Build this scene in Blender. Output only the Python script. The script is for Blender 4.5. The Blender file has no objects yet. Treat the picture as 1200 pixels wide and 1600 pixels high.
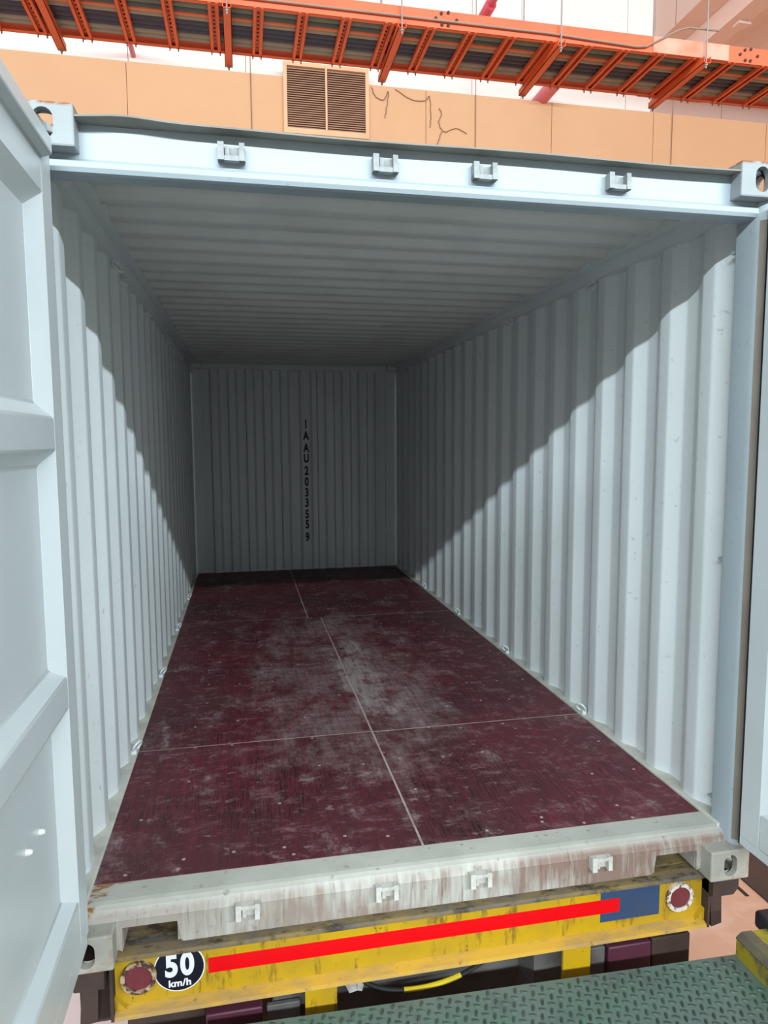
import bpy, bmesh, math, random
from mathutils import Vector, Matrix
from mathutils.geometry import tessellate_polygon

random.seed(7)
PI = math.pi
scene = bpy.context.scene
COL = scene.collection

# ------------------------------------------------------------------ camera
CAM = Vector((-0.6186, -2.1615, 1.6478))
YAW, PITCH, ROLL, FPX = 0.1989, -0.0997, -0.0053, 1086.55
def camera():
    cy, sy, cp, sp = math.cos(YAW), math.sin(YAW), math.cos(PITCH), math.sin(PITCH)
    f = Vector((sy * cp, cy * cp, sp)); r = Vector((cy, -sy, 0)); u = r.cross(f)
    cr, sr = math.cos(ROLL), math.sin(ROLL)
    r2 = cr * r + sr * u; u2 = -sr * r + cr * u
    cd = bpy.data.cameras.new('camera'); c = bpy.data.objects.new('camera', cd); COL.objects.link(c)
    cd.sensor_fit = 'VERTICAL'; cd.sensor_height = 24.0; cd.lens = FPX / 1600.0 * 24.0
    cd.clip_start = 0.02; cd.clip_end = 200
    m = Matrix(((r2.x, u2.x, -f.x, CAM.x), (r2.y, u2.y, -f.y, CAM.y), (r2.z, u2.z, -f.z, CAM.z), (0, 0, 0, 1)))
    c.matrix_world = m
    scene.camera = c
camera()

# ------------------------------------------------------------------ light
world = bpy.data.worlds.new('world'); scene.world = world; world.use_nodes = True
wb = world.node_tree.nodes['Background']
wb.inputs['Color'].default_value = (1.0, 0.97, 0.94, 1); wb.inputs['Strength'].default_value = 0.62

def area(name, loc, target, sx, sy, power, color):
    ld = bpy.data.lights.new(name, 'AREA'); ld.shape = 'RECTANGLE'; ld.size = sx; ld.size_y = sy
    ld.energy = power; ld.color = color
    o = bpy.data.objects.new(name, ld); COL.objects.link(o); o.location = loc
    o.rotation_euler = (Vector(target) - Vector(loc)).to_track_quat('-Z', 'Y').to_euler()
    return o
# the row of strip lamps hung in the hall behind the camera, and an added fill light, no fixture, brightening the far wall
area('strip_lamp_row', (0.0, -12.0, 7.75), (0.0, 2.0, 1.5), 28.0, 0.22, 5900, (0.83, 0.94, 1.0))
area('wall_fill_light', (0.0, 5.2, 9.6), (0.0, 8.0, 6.4), 9.0, 0.6, 40, (1.0, 0.93, 0.88))

vs = scene.view_settings
vs.view_transform = 'Standard'; vs.look = 'None'; vs.gamma = 1.0; vs.use_curve_mapping = False; vs.exposure = 0.0

# ------------------------------------------------------------------ materials
def lin(r, g, b):
    f = lambda c: (c / 255 / 12.92) if c / 255 <= 0.04045 else ((c / 255 + 0.055) / 1.055) ** 2.4
    return (f(r), f(g), f(b), 1.0)

class NT:
    def __init__(s, name):
        s.m = bpy.data.materials.new(name); s.m.use_nodes = True
        s.t = s.m.node_tree; s.b = s.t.nodes['Principled BSDF']
        s.co = s.t.nodes.new('ShaderNodeTexCoord')
    def n(s, kind, **kw):
        x = s.t.nodes.new(kind)
        for k, v in kw.items(): setattr(x, k, v)
        return x
    def l(s, a, b): s.t.links.new(a, b)
    def noise(s, scale=(1, 1, 1), sc=5.0, detail=4.0, rough=0.55, lo=0.4, hi=0.6, off=(0, 0, 0), dist=0.0):
        mp = s.n('ShaderNodeMapping'); mp.inputs['Scale'].default_value = scale; mp.inputs['Location'].default_value = off
        s.l(s.co.outputs['Object'], mp.inputs['Vector'])
        nz = s.n('ShaderNodeTexNoise'); nz.inputs['Scale'].default_value = sc; nz.inputs['Detail'].default_value = detail
        nz.inputs['Roughness'].default_value = rough; nz.inputs['Distortion'].default_value = dist
        s.l(mp.outputs['Vector'], nz.inputs['Vector'])
        mr = s.n('ShaderNodeMapRange'); mr.inputs['From Min'].default_value = lo; mr.inputs['From Max'].default_value = hi
        s.l(nz.outputs['Fac'], mr.inputs['Value'])
        return mr.outputs['Result']
    def mul(s, a, v):
        m = s.n('ShaderNodeMath', operation='MULTIPLY'); s.l(a, m.inputs[0])
        if isinstance(v, (int, float)): m.inputs[1].default_value = v
        else: s.l(v, m.inputs[1])
        return m.outputs[0]
    def math(s, op, a, v, clamp=False):
        m = s.n('ShaderNodeMath', operation=op); m.use_clamp = clamp; s.l(a, m.inputs[0])
        if isinstance(v, (int, float)): m.inputs[1].default_value = v
        else: s.l(v, m.inputs[1])
        return m.outputs[0]
    def axis(s, k):
        x = s.n('ShaderNodeSeparateXYZ'); s.l(s.co.outputs['Object'], x.inputs[0]); return x.outputs[k]
    def ramp(s, a, lo, hi):
        mr = s.n('ShaderNodeMapRange'); mr.inputs['From Min'].default_value = lo; mr.inputs['From Max'].default_value = hi
        mr.interpolation_type = 'SMOOTHSTEP'; s.l(a, mr.inputs['Value']); return mr.outputs['Result']
    def mix(s, fac, a, b):
        m = s.n('ShaderNodeMix', data_type='RGBA')
        s.l(fac, m.inputs[0])
        for i, v in ((6, a), (7, b)):
            if isinstance(v, tuple): m.inputs[i].default_value = v
            else: s.l(v, m.inputs[i])
        return m.outputs[2]
    def done(s, col, rough=0.5, metal=0.0, bump=None, strength=0.2, dist=0.01):
        if isinstance(col, tuple): s.b.inputs['Base Color'].default_value = col
        else: s.l(col, s.b.inputs['Base Color'])
        s.b.inputs['Roughness'].default_value = rough; s.b.inputs['Metallic'].default_value = metal
        if bump is not None:
            bp = s.n('ShaderNodeBump'); bp.inputs['Strength'].default_value = strength; bp.inputs['Distance'].default_value = dist
            s.l(bump, bp.inputs['Height']); s.l(bp.outputs['Normal'], s.b.inputs['Normal'])
        return s.m

def paint(name, base, dirt, amt=0.3, sc=3.0, rough=0.45, stretch=(1, 1, 1), lo=0.45, hi=0.7, spec=None, spot=0.0):
    t = NT(name)
    f = t.mul(t.noise(stretch, sc, 5, 0.6, lo, hi), amt)
    c = t.mix(f, base, dirt)
    if spec:
        g = t.mul(t.noise((1, 1, 1), 34, 3, 0.6, 0.66, 0.72), spot)
        c = t.mix(g, c, spec)
    return t.done(c, rough, bump=t.noise((1, 1, 1), 2.2, 2, 0.5, 0, 1), strength=0.06, dist=0.02)

GREY = lin(208, 216, 216)
M = {}
M['panel'] = paint('grey_paint', lin(214, 221, 222), lin(188, 194, 193), 0.45, 1.6, 0.42, (1, 1, 0.4), 0.42, 0.72, lin(120, 120, 112), 0.35)
M['frame'] = paint('frame_paint', lin(156, 169, 175), lin(142, 150, 153), 0.4, 2.4, 0.4, (1, 1, 1), 0.45, 0.75, lin(120, 116, 108), 0.3)
M['gutter'] = paint('dark_gutter_paint', lin(128, 128, 120), lin(104, 102, 94), 0.6, 4, 0.6)  # dark grey over the whole plate, darker than the frame
M['keeper2'] = paint('chalky_keeper_paint', lin(192, 190, 182), lin(156, 146, 136), 0.6, 22, 0.5)
M['strip_brown'] = paint('brown_post_strip', lin(124, 116, 104), lin(96, 84, 74), 0.7, 7, 0.6, (1, 1, 0.3))  # brownish grey strip on the front chamfer of each post
M['keeper'] = paint('keeper_paint', lin(146, 152, 152), lin(112, 114, 110), 0.7, 22, 0.5)
M['doorp'] = paint('door_paint', lin(205, 214, 216), lin(178, 188, 188), 0.35, 1.2, 0.32)
M['roof'] = paint('roof_paint', lin(204, 207, 203), lin(170, 174, 168), 0.4, 2.0, 0.5)

def mk_sill():
    t = NT('worn_sill_paint')
    z = t.axis('Z'); x = t.axis('X')
    front = t.ramp(z, 0.158, 0.13)
    streak = t.noise((14, 1, 1.2), 4.0, 5, 0.65, 0.36, 0.66)
    patch = t.noise((1, 1, 1), 2.3, 4, 0.6, 0.42, 0.58)
    red = t.mul(t.mul(t.math('ADD', t.mul(streak, 0.75), t.mul(patch, 0.7), True), front), t.ramp(x, -2.4, 0.5))
    c = t.mix(t.mul(t.noise((1, 1, 1), 5, 5, 0.6, 0.4, 0.65), 0.5), lin(180, 180, 170), lin(154, 154, 144))
    c = t.mix(t.mul(red, 0.95), c, lin(128, 102, 91))
    c = t.mix(t.mul(t.noise((30, 1, 2.0), 3, 3, 0.6, 0.62, 0.72, (3, 0, 0)), t.mul(front, 0.6)), c, lin(84, 64, 56))
    c = t.mix(t.mul(t.noise((1, 1, 1), 26, 3, 0.6, 0.64, 0.7, (7, 1, 0)), 0.5), c, lin(110, 104, 92))
    rust = t.mul(t.noise((3, 6, 9), 3.0, 4, 0.6, 0.5, 0.56, (2, 0, 5)), t.mul(t.ramp(x, -1.0, -1.06), t.ramp(z, 0.13, 0.145)))
    c = t.mix(rust, c, lin(150, 98, 40))
    return t.done(c, 0.6, bump=t.noise((1, 1, 1), 9, 4, 0.6, 0, 1), strength=0.25, dist=0.006)
M['sill'] = mk_sill()
M['rail'] = paint('worn_rail_paint', lin(196, 196, 186), lin(150, 146, 136), 0.6, 6, 0.55)

def mk_casting():
    t = NT('casting_paint')
    c = t.mix(t.mul(t.noise((1, 1, 1), 7, 4, 0.6, 0.45, 0.65), 0.5), lin(164, 162, 152), lin(136, 132, 121))
    c = t.mix(t.mul(t.noise((1, 1, 1), 15, 4, 0.65, 0.58, 0.64, (5, 2, 1)), 0.3), c, lin(140, 100, 60))
    return t.done(c, 0.6, bump=t.noise((1, 1, 1), 20, 4, 0.6, 0, 1), strength=0.3, dist=0.004)
M['casting'] = mk_casting()
def mk_casting2():
    t = NT('casting_paint_upper')
    c = t.mix(t.mul(t.noise((1, 1, 1), 7, 4, 0.6, 0.45, 0.7), 0.35), lin(146, 154, 156), lin(130, 133, 130))
    r = t.mul(t.noise((1, 1, 1), 18, 4, 0.65, 0.45, 0.55), t.ramp(t.axis('Z'), 0.045, 0.056))
    c = t.mix(r, c, lin(130, 78, 44))
    return t.done(c, 0.55)
M['casting2'] = mk_casting2()

def mk_floor():
    t = NT('red_phenolic_plywood')
    x, y = t.axis('X'), t.axis('Y')
    grain = t.noise((26, 1.1, 1), 3.0, 6, 0.7, 0.35, 0.68, (0, 0, 0), 1.2)
    fine = t.noise((60, 1.6, 1), 3.0, 4, 0.6, 0.52, 0.6, (3, 0, 0), 2.2)
    band = t.noise((1, 1, 1), 1.3, 3, 0.5, 0.35, 0.65, (4, 4, 0))
    c = t.mix(grain, lin(112, 30, 47), lin(68, 28, 35))
    c = t.mix(t.mul(band, 0.6), c, lin(66, 40, 41))
    c = t.mix(t.mul(fine, t.mul(t.noise((1, 1, 1), 1.7, 3, 0.5, 0.44, 0.58, (9, 2, 0)), 0.95)), c, lin(22, 12, 16))
    # dusty scuffs, thickest along the middle seam
    ax = t.math('ABSOLUTE', x, 0.0)
    cen = t.ramp(ax, 0.9, 0.0)
    rng = t.mul(t.ramp(y, 0.3, 1.5), t.ramp(y, 5.0, 2.4))
    w = t.math('ADD', t.mul(t.mul(cen, rng), 0.20), -0.02)
    streak = t.noise((22, 1.6, 1), 2.4, 5, 0.65, 0.32, 0.62, (5, 1, 0))
    smear = t.noise((2.0, 9, 1), 2.4, 6, 0.7, 0.36, 0.62, (7, 2, 0), 0.4)
    brush = t.math('ADD', t.math('MULTIPLY', t.math('ADD', streak, smear), 0.42), 0.12, True)
    n1 = t.noise((1.6, 1.0, 1), 2.6, 9, 0.76, 0.0, 1.0, (1, 7, 0), 0.1)
    s1 = t.mul(t.ramp(t.math('ADD', n1, w), 0.49, 0.70), brush)
    hot = t.mul(t.ramp(t.math('ABSOLUTE', t.math('ADD', x, -0.06), 0.0), 0.26, 0.0), t.mul(t.ramp(y, 0.9, 1.7), t.ramp(y, 3.6, 2.4)))
    s0 = t.mul(t.ramp(t.math('ADD', n1, t.mul(hot, 0.22)), 0.56, 0.74), t.math('ADD', t.mul(streak, 0.6), 0.3, True))
    n2 = t.noise((1.6, 2.6, 1), 5.2, 9, 0.78, 0.0, 1.0, (11, 3, 0), 0.3)
    s2 = t.mul(t.ramp(n2, 0.50, 0.64), t.math('ADD', smear, 0.1, True))
    s3 = t.ramp(t.noise((1, 1.6, 1), 12, 5, 0.7, 0, 1, (2, 8, 0), 0.3), 0.60, 0.68)
    c = t.mix(t.mul(s1, 0.72), c, lin(150, 132, 130))
    c = t.mix(t.mul(s2, 0.48), c, lin(150, 118, 120))
    c = t.mix(t.mul(s0, 0.75), c, lin(176, 164, 160))
    c = t.mix(t.mul(s3, 0.42), c, lin(166, 144, 142))
    return t.done(c, 0.55, bump=grain, strength=0.25, dist=0.003)
M['floor'] = mk_floor()
M['sealant'] = paint('seam_sealant', lin(176, 160, 152), lin(120, 100, 96), 0.6, 9, 0.7)
M['screw'] = paint('screw_head', lin(168, 148, 144), lin(120, 90, 88), 0.5, 20, 0.5)

def mk_yellow():
    t = NT('worn_yellow_paint')
    c = t.mix(t.mul(t.noise((1, 1, 1), 3, 5, 0.6, 0.4, 0.65), 0.65), lin(188, 150, 12), lin(154, 124, 38))
    c = t.mix(t.mul(t.noise((4, 1, 1), 6, 5, 0.7, 0.55, 0.66, (3, 3, 0)), 0.75), c, lin(92, 70, 36))
    c = t.mix(t.noise((1.5, 1, 1), 17, 5, 0.7, 0.66, 0.69, (8, 3, 1)), c, lin(30, 24, 20))
    return t.done(c, 0.5, bump=t.noise((1, 1, 1), 12, 4, 0.6, 0, 1), strength=0.2, dist=0.004)
M['yellow'] = mk_yellow()
def mk_flange():
    t = NT('grimy_flange_paint')
    c = t.mix(t.noise((2.0, 6, 1), 2.2, 5, 0.65, 0.40, 0.60, (1, 0, 0)), lin(128, 108, 66), lin(98, 90, 80))
    c = t.mix(t.mul(t.noise((2, 5, 1), 5, 5, 0.7, 0.5, 0.62, (4, 9, 0)), 0.8), c, lin(44, 38, 32))
    return t.done(c, 0.65, bump=t.noise((1, 1, 1), 14, 4, 0.6, 0, 1), strength=0.3, dist=0.004)
M['flange'] = mk_flange()
def mk_lip():
    t = NT('tan_flange_paint')
    c = t.mix(t.noise((2.0, 6, 1), 2.2, 5, 0.65, 0.45, 0.62, (1, 5, 0)), lin(190, 148, 46), lin(162, 130, 74))
    c = t.mix(t.mul(t.noise((3, 5, 1), 7, 5, 0.7, 0.6, 0.66, (4, 9, 0)), 0.7), c, lin(96, 80, 60))
    return t.done(c, 0.6, bump=t.noise((1, 1, 1), 14, 4, 0.6, 0, 1), strength=0.25, dist=0.004)
M['lip'] = mk_lip()
M['blue'] = paint('faded_blue_paint', lin(46, 70, 104), lin(60, 70, 82), 0.7, 5, 0.5)
M['red_tape'] = paint('red_reflective_tape', lin(222, 6, 16), lin(204, 5, 14), 0.4, 8, 0.35)
M['red_lens'] = paint('dull_red_lens', lin(108, 46, 52), lin(90, 42, 46), 0.6, 30, 0.4)
M['rust_ring'] = paint('rusted_ring', lin(176, 150, 120), lin(70, 44, 30), 1.0, 42, 0.7, lo=0.42, hi=0.55)
M['white_ring'] = paint('chipped_white_ring', lin(206, 196, 186), lin(96, 66, 50), 1.0, 46, 0.6, lo=0.52, hi=0.6)
M['black_vinyl'] = paint('black_vinyl', lin(18, 22, 34), lin(28, 32, 42), 0.4, 9, 0.35)
M['white_vinyl'] = paint('white_vinyl', lin(226, 228, 230), lin(200, 200, 200), 0.4, 9, 0.4)
M['stencil'] = paint('black_stencil_paint', lin(16, 16, 16), lin(30, 30, 30), 0.4, 12, 0.6)
M['rubber'] = paint('black_rubber', lin(24, 24, 34), lin(44, 44, 48), 0.5, 8, 0.6)
M['chassis'] = paint('dirty_dark_chassis', lin(62, 46, 38), lin(40, 32, 28), 0.8, 6, 0.75)
M['greysteel'] = paint('grey_chassis_steel', lin(96, 94, 92), lin(66, 60, 58), 0.8, 5, 0.6)
M['maroon'] = paint('maroon_paint', lin(78, 34, 50), lin(56, 28, 36), 0.6, 8, 0.5)
M['tyre'] = paint('tyre_rubber', lin(30, 30, 30), lin(50, 46, 42), 0.5, 6, 0.8)
M['paper'] = paint('crumpled_paper', lin(204, 196, 192), lin(130, 110, 100), 0.6, 20, 0.8)
M['cable_yellow'] = paint('yellow_cable_sheath', lin(198, 174, 20), lin(150, 130, 30), 0.5, 10, 0.5)
M['cable_black'] = paint('black_cable_sheath', lin(22, 22, 22), lin(40, 40, 40), 0.5, 10, 0.5)

def mk_deck():
    t = NT('green_deck_paint')
    c = t.mix(t.mul(t.noise((1, 1, 1), 3.2, 5, 0.65, 0.4, 0.62), 0.8), lin(84, 109, 95), lin(98, 108, 104))
    c = t.mix(t.mul(t.noise((1, 1, 1), 7, 5, 0.7, 0.5, 0.66, (4, 1, 0)), 0.55), c, lin(78, 84, 82))
    return t.done(c, 0.5)
M['deck'] = mk_deck()
def mk_tread():
    t = NT('shaded_tread_paint')  # darker than the deck: shade on the lozenge sides put into the colour
    c = t.mix(t.mul(t.noise((1, 1, 1), 5, 5, 0.65, 0.42, 0.6), 0.8), lin(60, 78, 70), lin(46, 56, 52))
    return t.done(c, 0.42)
M['tread'] = mk_tread()
def mk_kerb():
    t = NT('yellow_kerb_paint')
    c = t.mix(t.noise((3, 1, 1), 5, 5, 0.7, 0.45, 0.55), lin(150, 138, 30), lin(92, 87, 72))
    return t.done(c, 0.6)
M['kerb'] = mk_kerb()
M['kerb_edge'] = paint('worn_kerb_edge', lin(86, 80, 72), lin(120, 112, 70), 0.6, 8, 0.6)

M['peach'] = paint('peach_wall_paint', lin(204, 156, 117), lin(194, 146, 108), 0.5, 0.7, 0.7)
M['white_wall'] = paint('white_wall_paint', lin(232, 217, 209), lin(222, 206, 198), 0.5, 0.5, 0.7)
M['wall_shade'] = paint('shaded_white_wall', lin(186, 152, 138), lin(178, 142, 128), 0.5, 0.6, 0.8)  # shade on the white wall below the slab, put into the colour
M['joint'] = paint('wall_joint', lin(192, 146, 110), lin(176, 132, 100), 0.5, 3, 0.8)
M['soffit'] = paint('soffit_plaster', lin(236, 208, 198), lin(226, 194, 182), 0.5, 0.8, 0.8)
M['louver'] = paint('louvre_slat', lin(206, 166, 140), lin(186, 148, 124), 0.6, 3, 0.6)
M['louver_dark'] = paint('duct_dark', lin(126, 100, 86), lin(108, 86, 74), 0.5, 3, 0.8)
M['vent_frame'] = paint('vent_frame_paint', lin(214, 170, 130), lin(196, 150, 114), 0.5, 3, 0.6)
M['orange'] = paint('orange_tray_paint', lin(226, 94, 48), lin(206, 80, 38), 0.6, 2.4, 0.45)
M['orange_pale'] = paint('faded_orange_paint', lin(222, 152, 128), lin(218, 112, 76), 0.9, 3.5, 0.5, lo=0.4, hi=0.6)
M['rod'] = paint('zinc_rod', lin(150, 140, 132), lin(120, 110, 104), 0.5, 8, 0.5)
M['redpipe'] = paint('red_pipe_paint', lin(214, 62, 84), lin(228, 120, 130), 0.5, 2, 0.45)
M['pinkpipe'] = paint('faded_red_pipe_paint', lin(216, 112, 124), lin(226, 140, 148), 0.5, 2, 0.45)
M['conduit'] = paint('grey_conduit', lin(150, 124, 108), lin(130, 104, 92), 0.5, 3, 0.5)
M['wire'] = paint('dark_wire', lin(136, 98, 72), lin(104, 76, 58), 0.5, 3, 0.7)
CABLES = {
 'gg': paint('grey_green_sheath', lin(112, 112, 92), lin(86, 88, 74), 0.6, 4, 0.5),
 'dg': paint('dark_grey_sheath', lin(76, 76, 68), lin(58, 58, 54), 0.6, 4, 0.5),
 'or': paint('orange_sheath', lin(226, 116, 66), lin(200, 96, 56), 0.5, 4, 0.5),
 'be': paint('beige_sheath', lin(150, 134, 110), lin(126, 112, 94), 0.6, 4, 0.5),
 'nv': paint('navy_black_sheath', lin(58, 52, 64), lin(44, 40, 48), 0.6, 4, 0.45),
}
def mk_ground():
    t = NT('pinkish_concrete')
    c = t.mix(t.noise((1, 1, 1), 0.6, 4, 0.6, 0.4, 0.62), lin(208, 162, 136), lin(192, 146, 122))
    c = t.mix(t.mul(t.noise((1, 1, 1), 3, 5, 0.6, 0.5, 0.7), 0.5), c, lin(232, 200, 188))
    c = t.mix(t.ramp(t.axis('X'), -0.4, -1.2), c, lin(226, 206, 206))
    return t.done(c, 0.6)
M['ground'] = mk_ground()
M['black_line'] = paint('black_floor_paint', lin(40, 30, 26), lin(64, 48, 42), 0.6, 5, 0.7)
M['brown_strip'] = paint('dark_brown_floor', lin(72, 52, 46), lin(54, 40, 36), 0.7, 4, 0.7)
M['dock'] = paint('added_dock_concrete', lin(120, 110, 104), lin(90, 84, 80), 0.6, 3, 0.8)

# ------------------------------------------------------------------ mesh helpers
class MB:
    def __init__(s): s.v = []; s.f = []; s.sm = False
    def add(s, vs_, fs):
        o = len(s.v); s.v += [tuple(p) for p in vs_]; s.f += [tuple(i + o for i in f) for f in fs]; return s
    def box(s, x0, x1, y0, y1, z0, z1):
        return s.add([(x0, y0, z0), (x1, y0, z0), (x1, y1, z0), (x0, y1, z0), (x0, y0, z1), (x1, y0, z1), (x1, y1, z1), (x0, y1, z1)],
                     [(0, 3, 2, 1), (4, 5, 6, 7), (0, 1, 5, 4), (1, 2, 6, 5), (2, 3, 7, 6), (3, 0, 4, 7)])
    def prism(s, poly, axis, a, b):
        # poly: 2D points in the two other axes (cyclic order x,y,z without axis)
        def P(p, t):
            return {'x': (t, p[0], p[1]), 'y': (p[0], t, p[1]), 'z': (p[0], p[1], t)}[axis]
        n = len(poly); vs_ = [P(p, a) for p in poly] + [P(p, b) for p in poly]
        fs = [(i, (i + 1) % n, n + (i + 1) % n, n + i) for i in range(n)] 
        if n <= 4: fs += [tuple(range(n - 1, -1, -1)), tuple(range(n, 2 * n))]
        else:
            tri = tessellate_polygon([[Vector((p[0], p[1], 0)) for p in poly]])
            fs += [tuple(t) for t in tri] + [tuple(n + i for i in reversed(t)) for t in tri]
        return s.add(vs_, fs)
    def sheet(s, prof, thick, axis, a, b, nrm):
        # open profile polyline thickened along nrm (2D vector) and extruded
        poly = list(prof) + [(p[0] + nrm[0] * thick, p[1] + nrm[1] * thick) for p in reversed(prof)]
        n = len(prof)
        def P(p, t):
            return {'x': (t, p[0], p[1]), 'y': (p[0], t, p[1]), 'z': (p[0], p[1], t)}[axis]
        m = len(poly); vs_ = [P(p, a) for p in poly] + [P(p, b) for p in poly]
        fs = [(i, (i + 1) % m, m + (i + 1) % m, m + i) for i in range(m)]
        for i in range(n - 1):
            j = m - 1 - i
            fs.append((i, i + 1, j - 1, j)); fs.append((m + i, m + j, m + j - 1, m + i + 1))
        return s.add(vs_, fs)
    def tube(s, path, r, n=8, cap=True, closed=False):
        pts = [Vector(p) for p in path]; k = len(pts); rings = []
        prev = None
        for i, p in enumerate(pts):
            if closed: d = pts[(i + 1) % k] - pts[i - 1]
            else: d = pts[min(i + 1, k - 1)] - pts[max(i - 1, 0)]
            d.normalize()
            ref = prev if prev is not None else (Vector((0, 0, 1)) if abs(d.z) < 0.9 else Vector((1, 0, 0)))
            a = (ref - d * ref.dot(d)).normalized(); b = d.cross(a); prev = a
            rr = r[i] if isinstance(r, (list, tuple)) else r
            rings.append([p + (a * math.cos(2 * PI * j / n) + b * math.sin(2 * PI * j / n)) * rr for j in range(n)])
        vs_ = [q for ring in rings for q in ring]; fs = []
        for i in range(k if closed else k - 1):
            i2 = (i + 1) % k
            for j in range(n):
                fs.append((i * n + j, i * n + (j + 1) % n, i2 * n + (j + 1) % n, i2 * n + j))
        if cap and not closed:
            fs.append(tuple(range(n - 1, -1, -1))); fs.append(tuple(range((k - 1) * n, k * n)))
        s.sm = True
        return s.add(vs_, fs)
    def disc_y(s, cx, cz, y0, y1, rx, rz=None, n=40):
        rz = rz or rx
        return s.prism([(cx + rx * math.cos(2 * PI * i / n), cz + rz * math.sin(2 * PI * i / n)) for i in range(n)], 'y', y0, y1)
    def ring_y(s, cx, cz, y0, y1, r0, r1, n=40):
        vs_ = []
        for y in (y0, y1):
            for r in (r0, r1):
                vs_ += [(cx + r * math.cos(2 * PI * i / n), y, cz + r * math.sin(2 * PI * i / n)) for i in range(n)]
        fs = []
        for i in range(n):
            j = (i + 1) % n
            fs += [(i, j, n + j, n + i), (2 * n + i, 3 * n + i, 3 * n + j, 2 * n + j), (n + i, n + j, 3 * n + j, 3 * n + i), (i, 2 * n + i, 2 * n + j, j)]
        return s.add(vs_, fs)
    def mesh(s, name, off=(0, 0, 0)):
        me = bpy.data.meshes.new(name)
        me.from_pydata([(p[0] - off[0], p[1] - off[1], p[2] - off[2]) for p in s.v], [], s.f)
        bm = bmesh.new(); bm.from_mesh(me); bmesh.ops.recalc_face_normals(bm, faces=bm.faces); bm.to_mesh(me); bm.free()
        if s.sm:
            for p in me.polygons: p.use_smooth = True
            me.set_sharp_from_angle(angle=math.radians(40))
        me.update(); return me

def world_loc(o):
    v = Vector((0, 0, 0))
    while o is not None: v += o.location; o = o.parent
    return v
def put(name, me, mat, parent=None, loc=(0, 0, 0)):
    o = bpy.data.objects.new(name, me); COL.objects.link(o); o.location = loc
    if parent is not None: o.parent = parent
    if mat is not None and not me.materials: me.materials.append(mat)
    return o
def obj(name, mb, mat, parent=None, bevel=0.0):
    """mesh given in world coordinates"""
    off = world_loc(parent) if parent is not None else Vector((0, 0, 0))
    o = put(name, mb.mesh(name, off), mat, parent)
    if bevel:
        b = o.modifiers.new('bevel', 'BEVEL'); b.width = bevel; b.segments = 2; b.limit_method = 'ANGLE'; b.angle_limit = math.radians(40)
        for p in o.data.polygons: p.use_smooth = True
        o.data.set_sharp_from_angle(angle=math.radians(30))
    return o
def empty(name, loc):
    o = bpy.data.objects.new(name, None); COL.objects.link(o); o.location = loc; o.empty_display_size = 0.2; return o
def tag(o, label=None, cat=None, group=None, kind=None):
    if label: o['label'] = label
    if cat: o['category'] = cat
    if group: o['group'] = group
    if kind: o['kind'] = kind
    return o

def fillet(pts, r=0.008, seg=3):
    out = [pts[0]]
    for a, b, c in zip(pts, pts[1:], pts[2:]):
        A, B, Cc = Vector(a), Vector(b), Vector(c)
        u = (A - B); v = (Cc - B); k = min(r, u.length * 0.4, v.length * 0.4)
        p, q = B + u.normalized() * k, B + v.normalized() * k
        for i in range(seg + 1):
            t = i / seg
            out.append(tuple(p * (1 - t) ** 2 + B * 2 * t * (1 - t) + q * t ** 2))
    out.append(pts[-1]); return out

def text_mesh(body, size, thick=0.0, extrude=0.0006, sx=1.0, gap=1.0):
    cu = bpy.data.curves.new('lettering', 'FONT'); cu.body = body; cu.size = size; cu.align_x = 'CENTER'; cu.align_y = 'CENTER'
    cu.offset = thick; cu.extrude = extrude; cu.space_character = gap
    to = bpy.data.objects.new('lettering_tmp', cu); COL.objects.link(to)
    dg = bpy.context.evaluated_depsgraph_get(); dg.update()
    me = bpy.data.meshes.new_from_object(to.evaluated_get(dg))
    bpy.data.objects.remove(to); bpy.data.curves.remove(cu)
    me.name = 'lettering'
    # stand it up: text x -> world x, text y -> world z, facing -y
    for v in me.vertices:
        x, y, z = v.co; v.co = (x * sx, -z, y)
    for m in list(me.materials): me.materials.pop()
    return me

# ================================================================== HALL (setting)
GZ = -1.35
WY = 8.0
g = obj('floor', MB().box(-14, 16, -3.3, 12, GZ - 0.2, GZ), M['ground']); tag(g, 'pinkish concrete hall floor below the trailer', 'floor', kind='structure')

tag(obj('floor_dock_added', MB().box(-18, 18, -20, -3.25, GZ, -0.215), M['dock']), 'unseen grey dock floor added behind the platform to cut bounce light', 'floor', kind='structure')  # unseen floor added to cut the light bouncing up
wb_ = empty('wall_back', (2.0, WY, GZ)); tag(wb_, 'peach painted panel wall behind the container', 'wall', kind='structure')
obj('wall_core', MB().box(-9, 14, WY + 0.012, WY + 0.10, GZ, 6.64), M['joint'], wb_)
jx = [-9, -6.0, -4.0, -2.0, 0.05, 2.07, 4.0, 5.67, 7.65, 9.7, 11.8, 14]
for a, b in zip(jx, jx[1:]):
    obj('wall_panel', MB().box(a + 0.004, b - 0.004, WY - 0.012, WY + 0.012, GZ, 6.65), M['peach'], wb_)
wu = empty('wall_upper', (2.0, WY + 0.3, GZ)); tag(wu, 'white upper wall rising above the peach panels', 'wall', kind='structure')
obj('wall_core', MB().box(-9, 14, WY + 0.235, WY + 0.35, GZ, 11), M['joint'], wu)
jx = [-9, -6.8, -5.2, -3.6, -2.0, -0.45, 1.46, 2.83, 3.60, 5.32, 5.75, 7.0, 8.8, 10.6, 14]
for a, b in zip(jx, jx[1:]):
    obj('wall_panel', MB().box(a + 0.004, b - 0.004, WY + 0.21, WY + 0.235, GZ, 11), M['white_wall'] if a < 5.7 else M['wall_shade'], wu)
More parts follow.
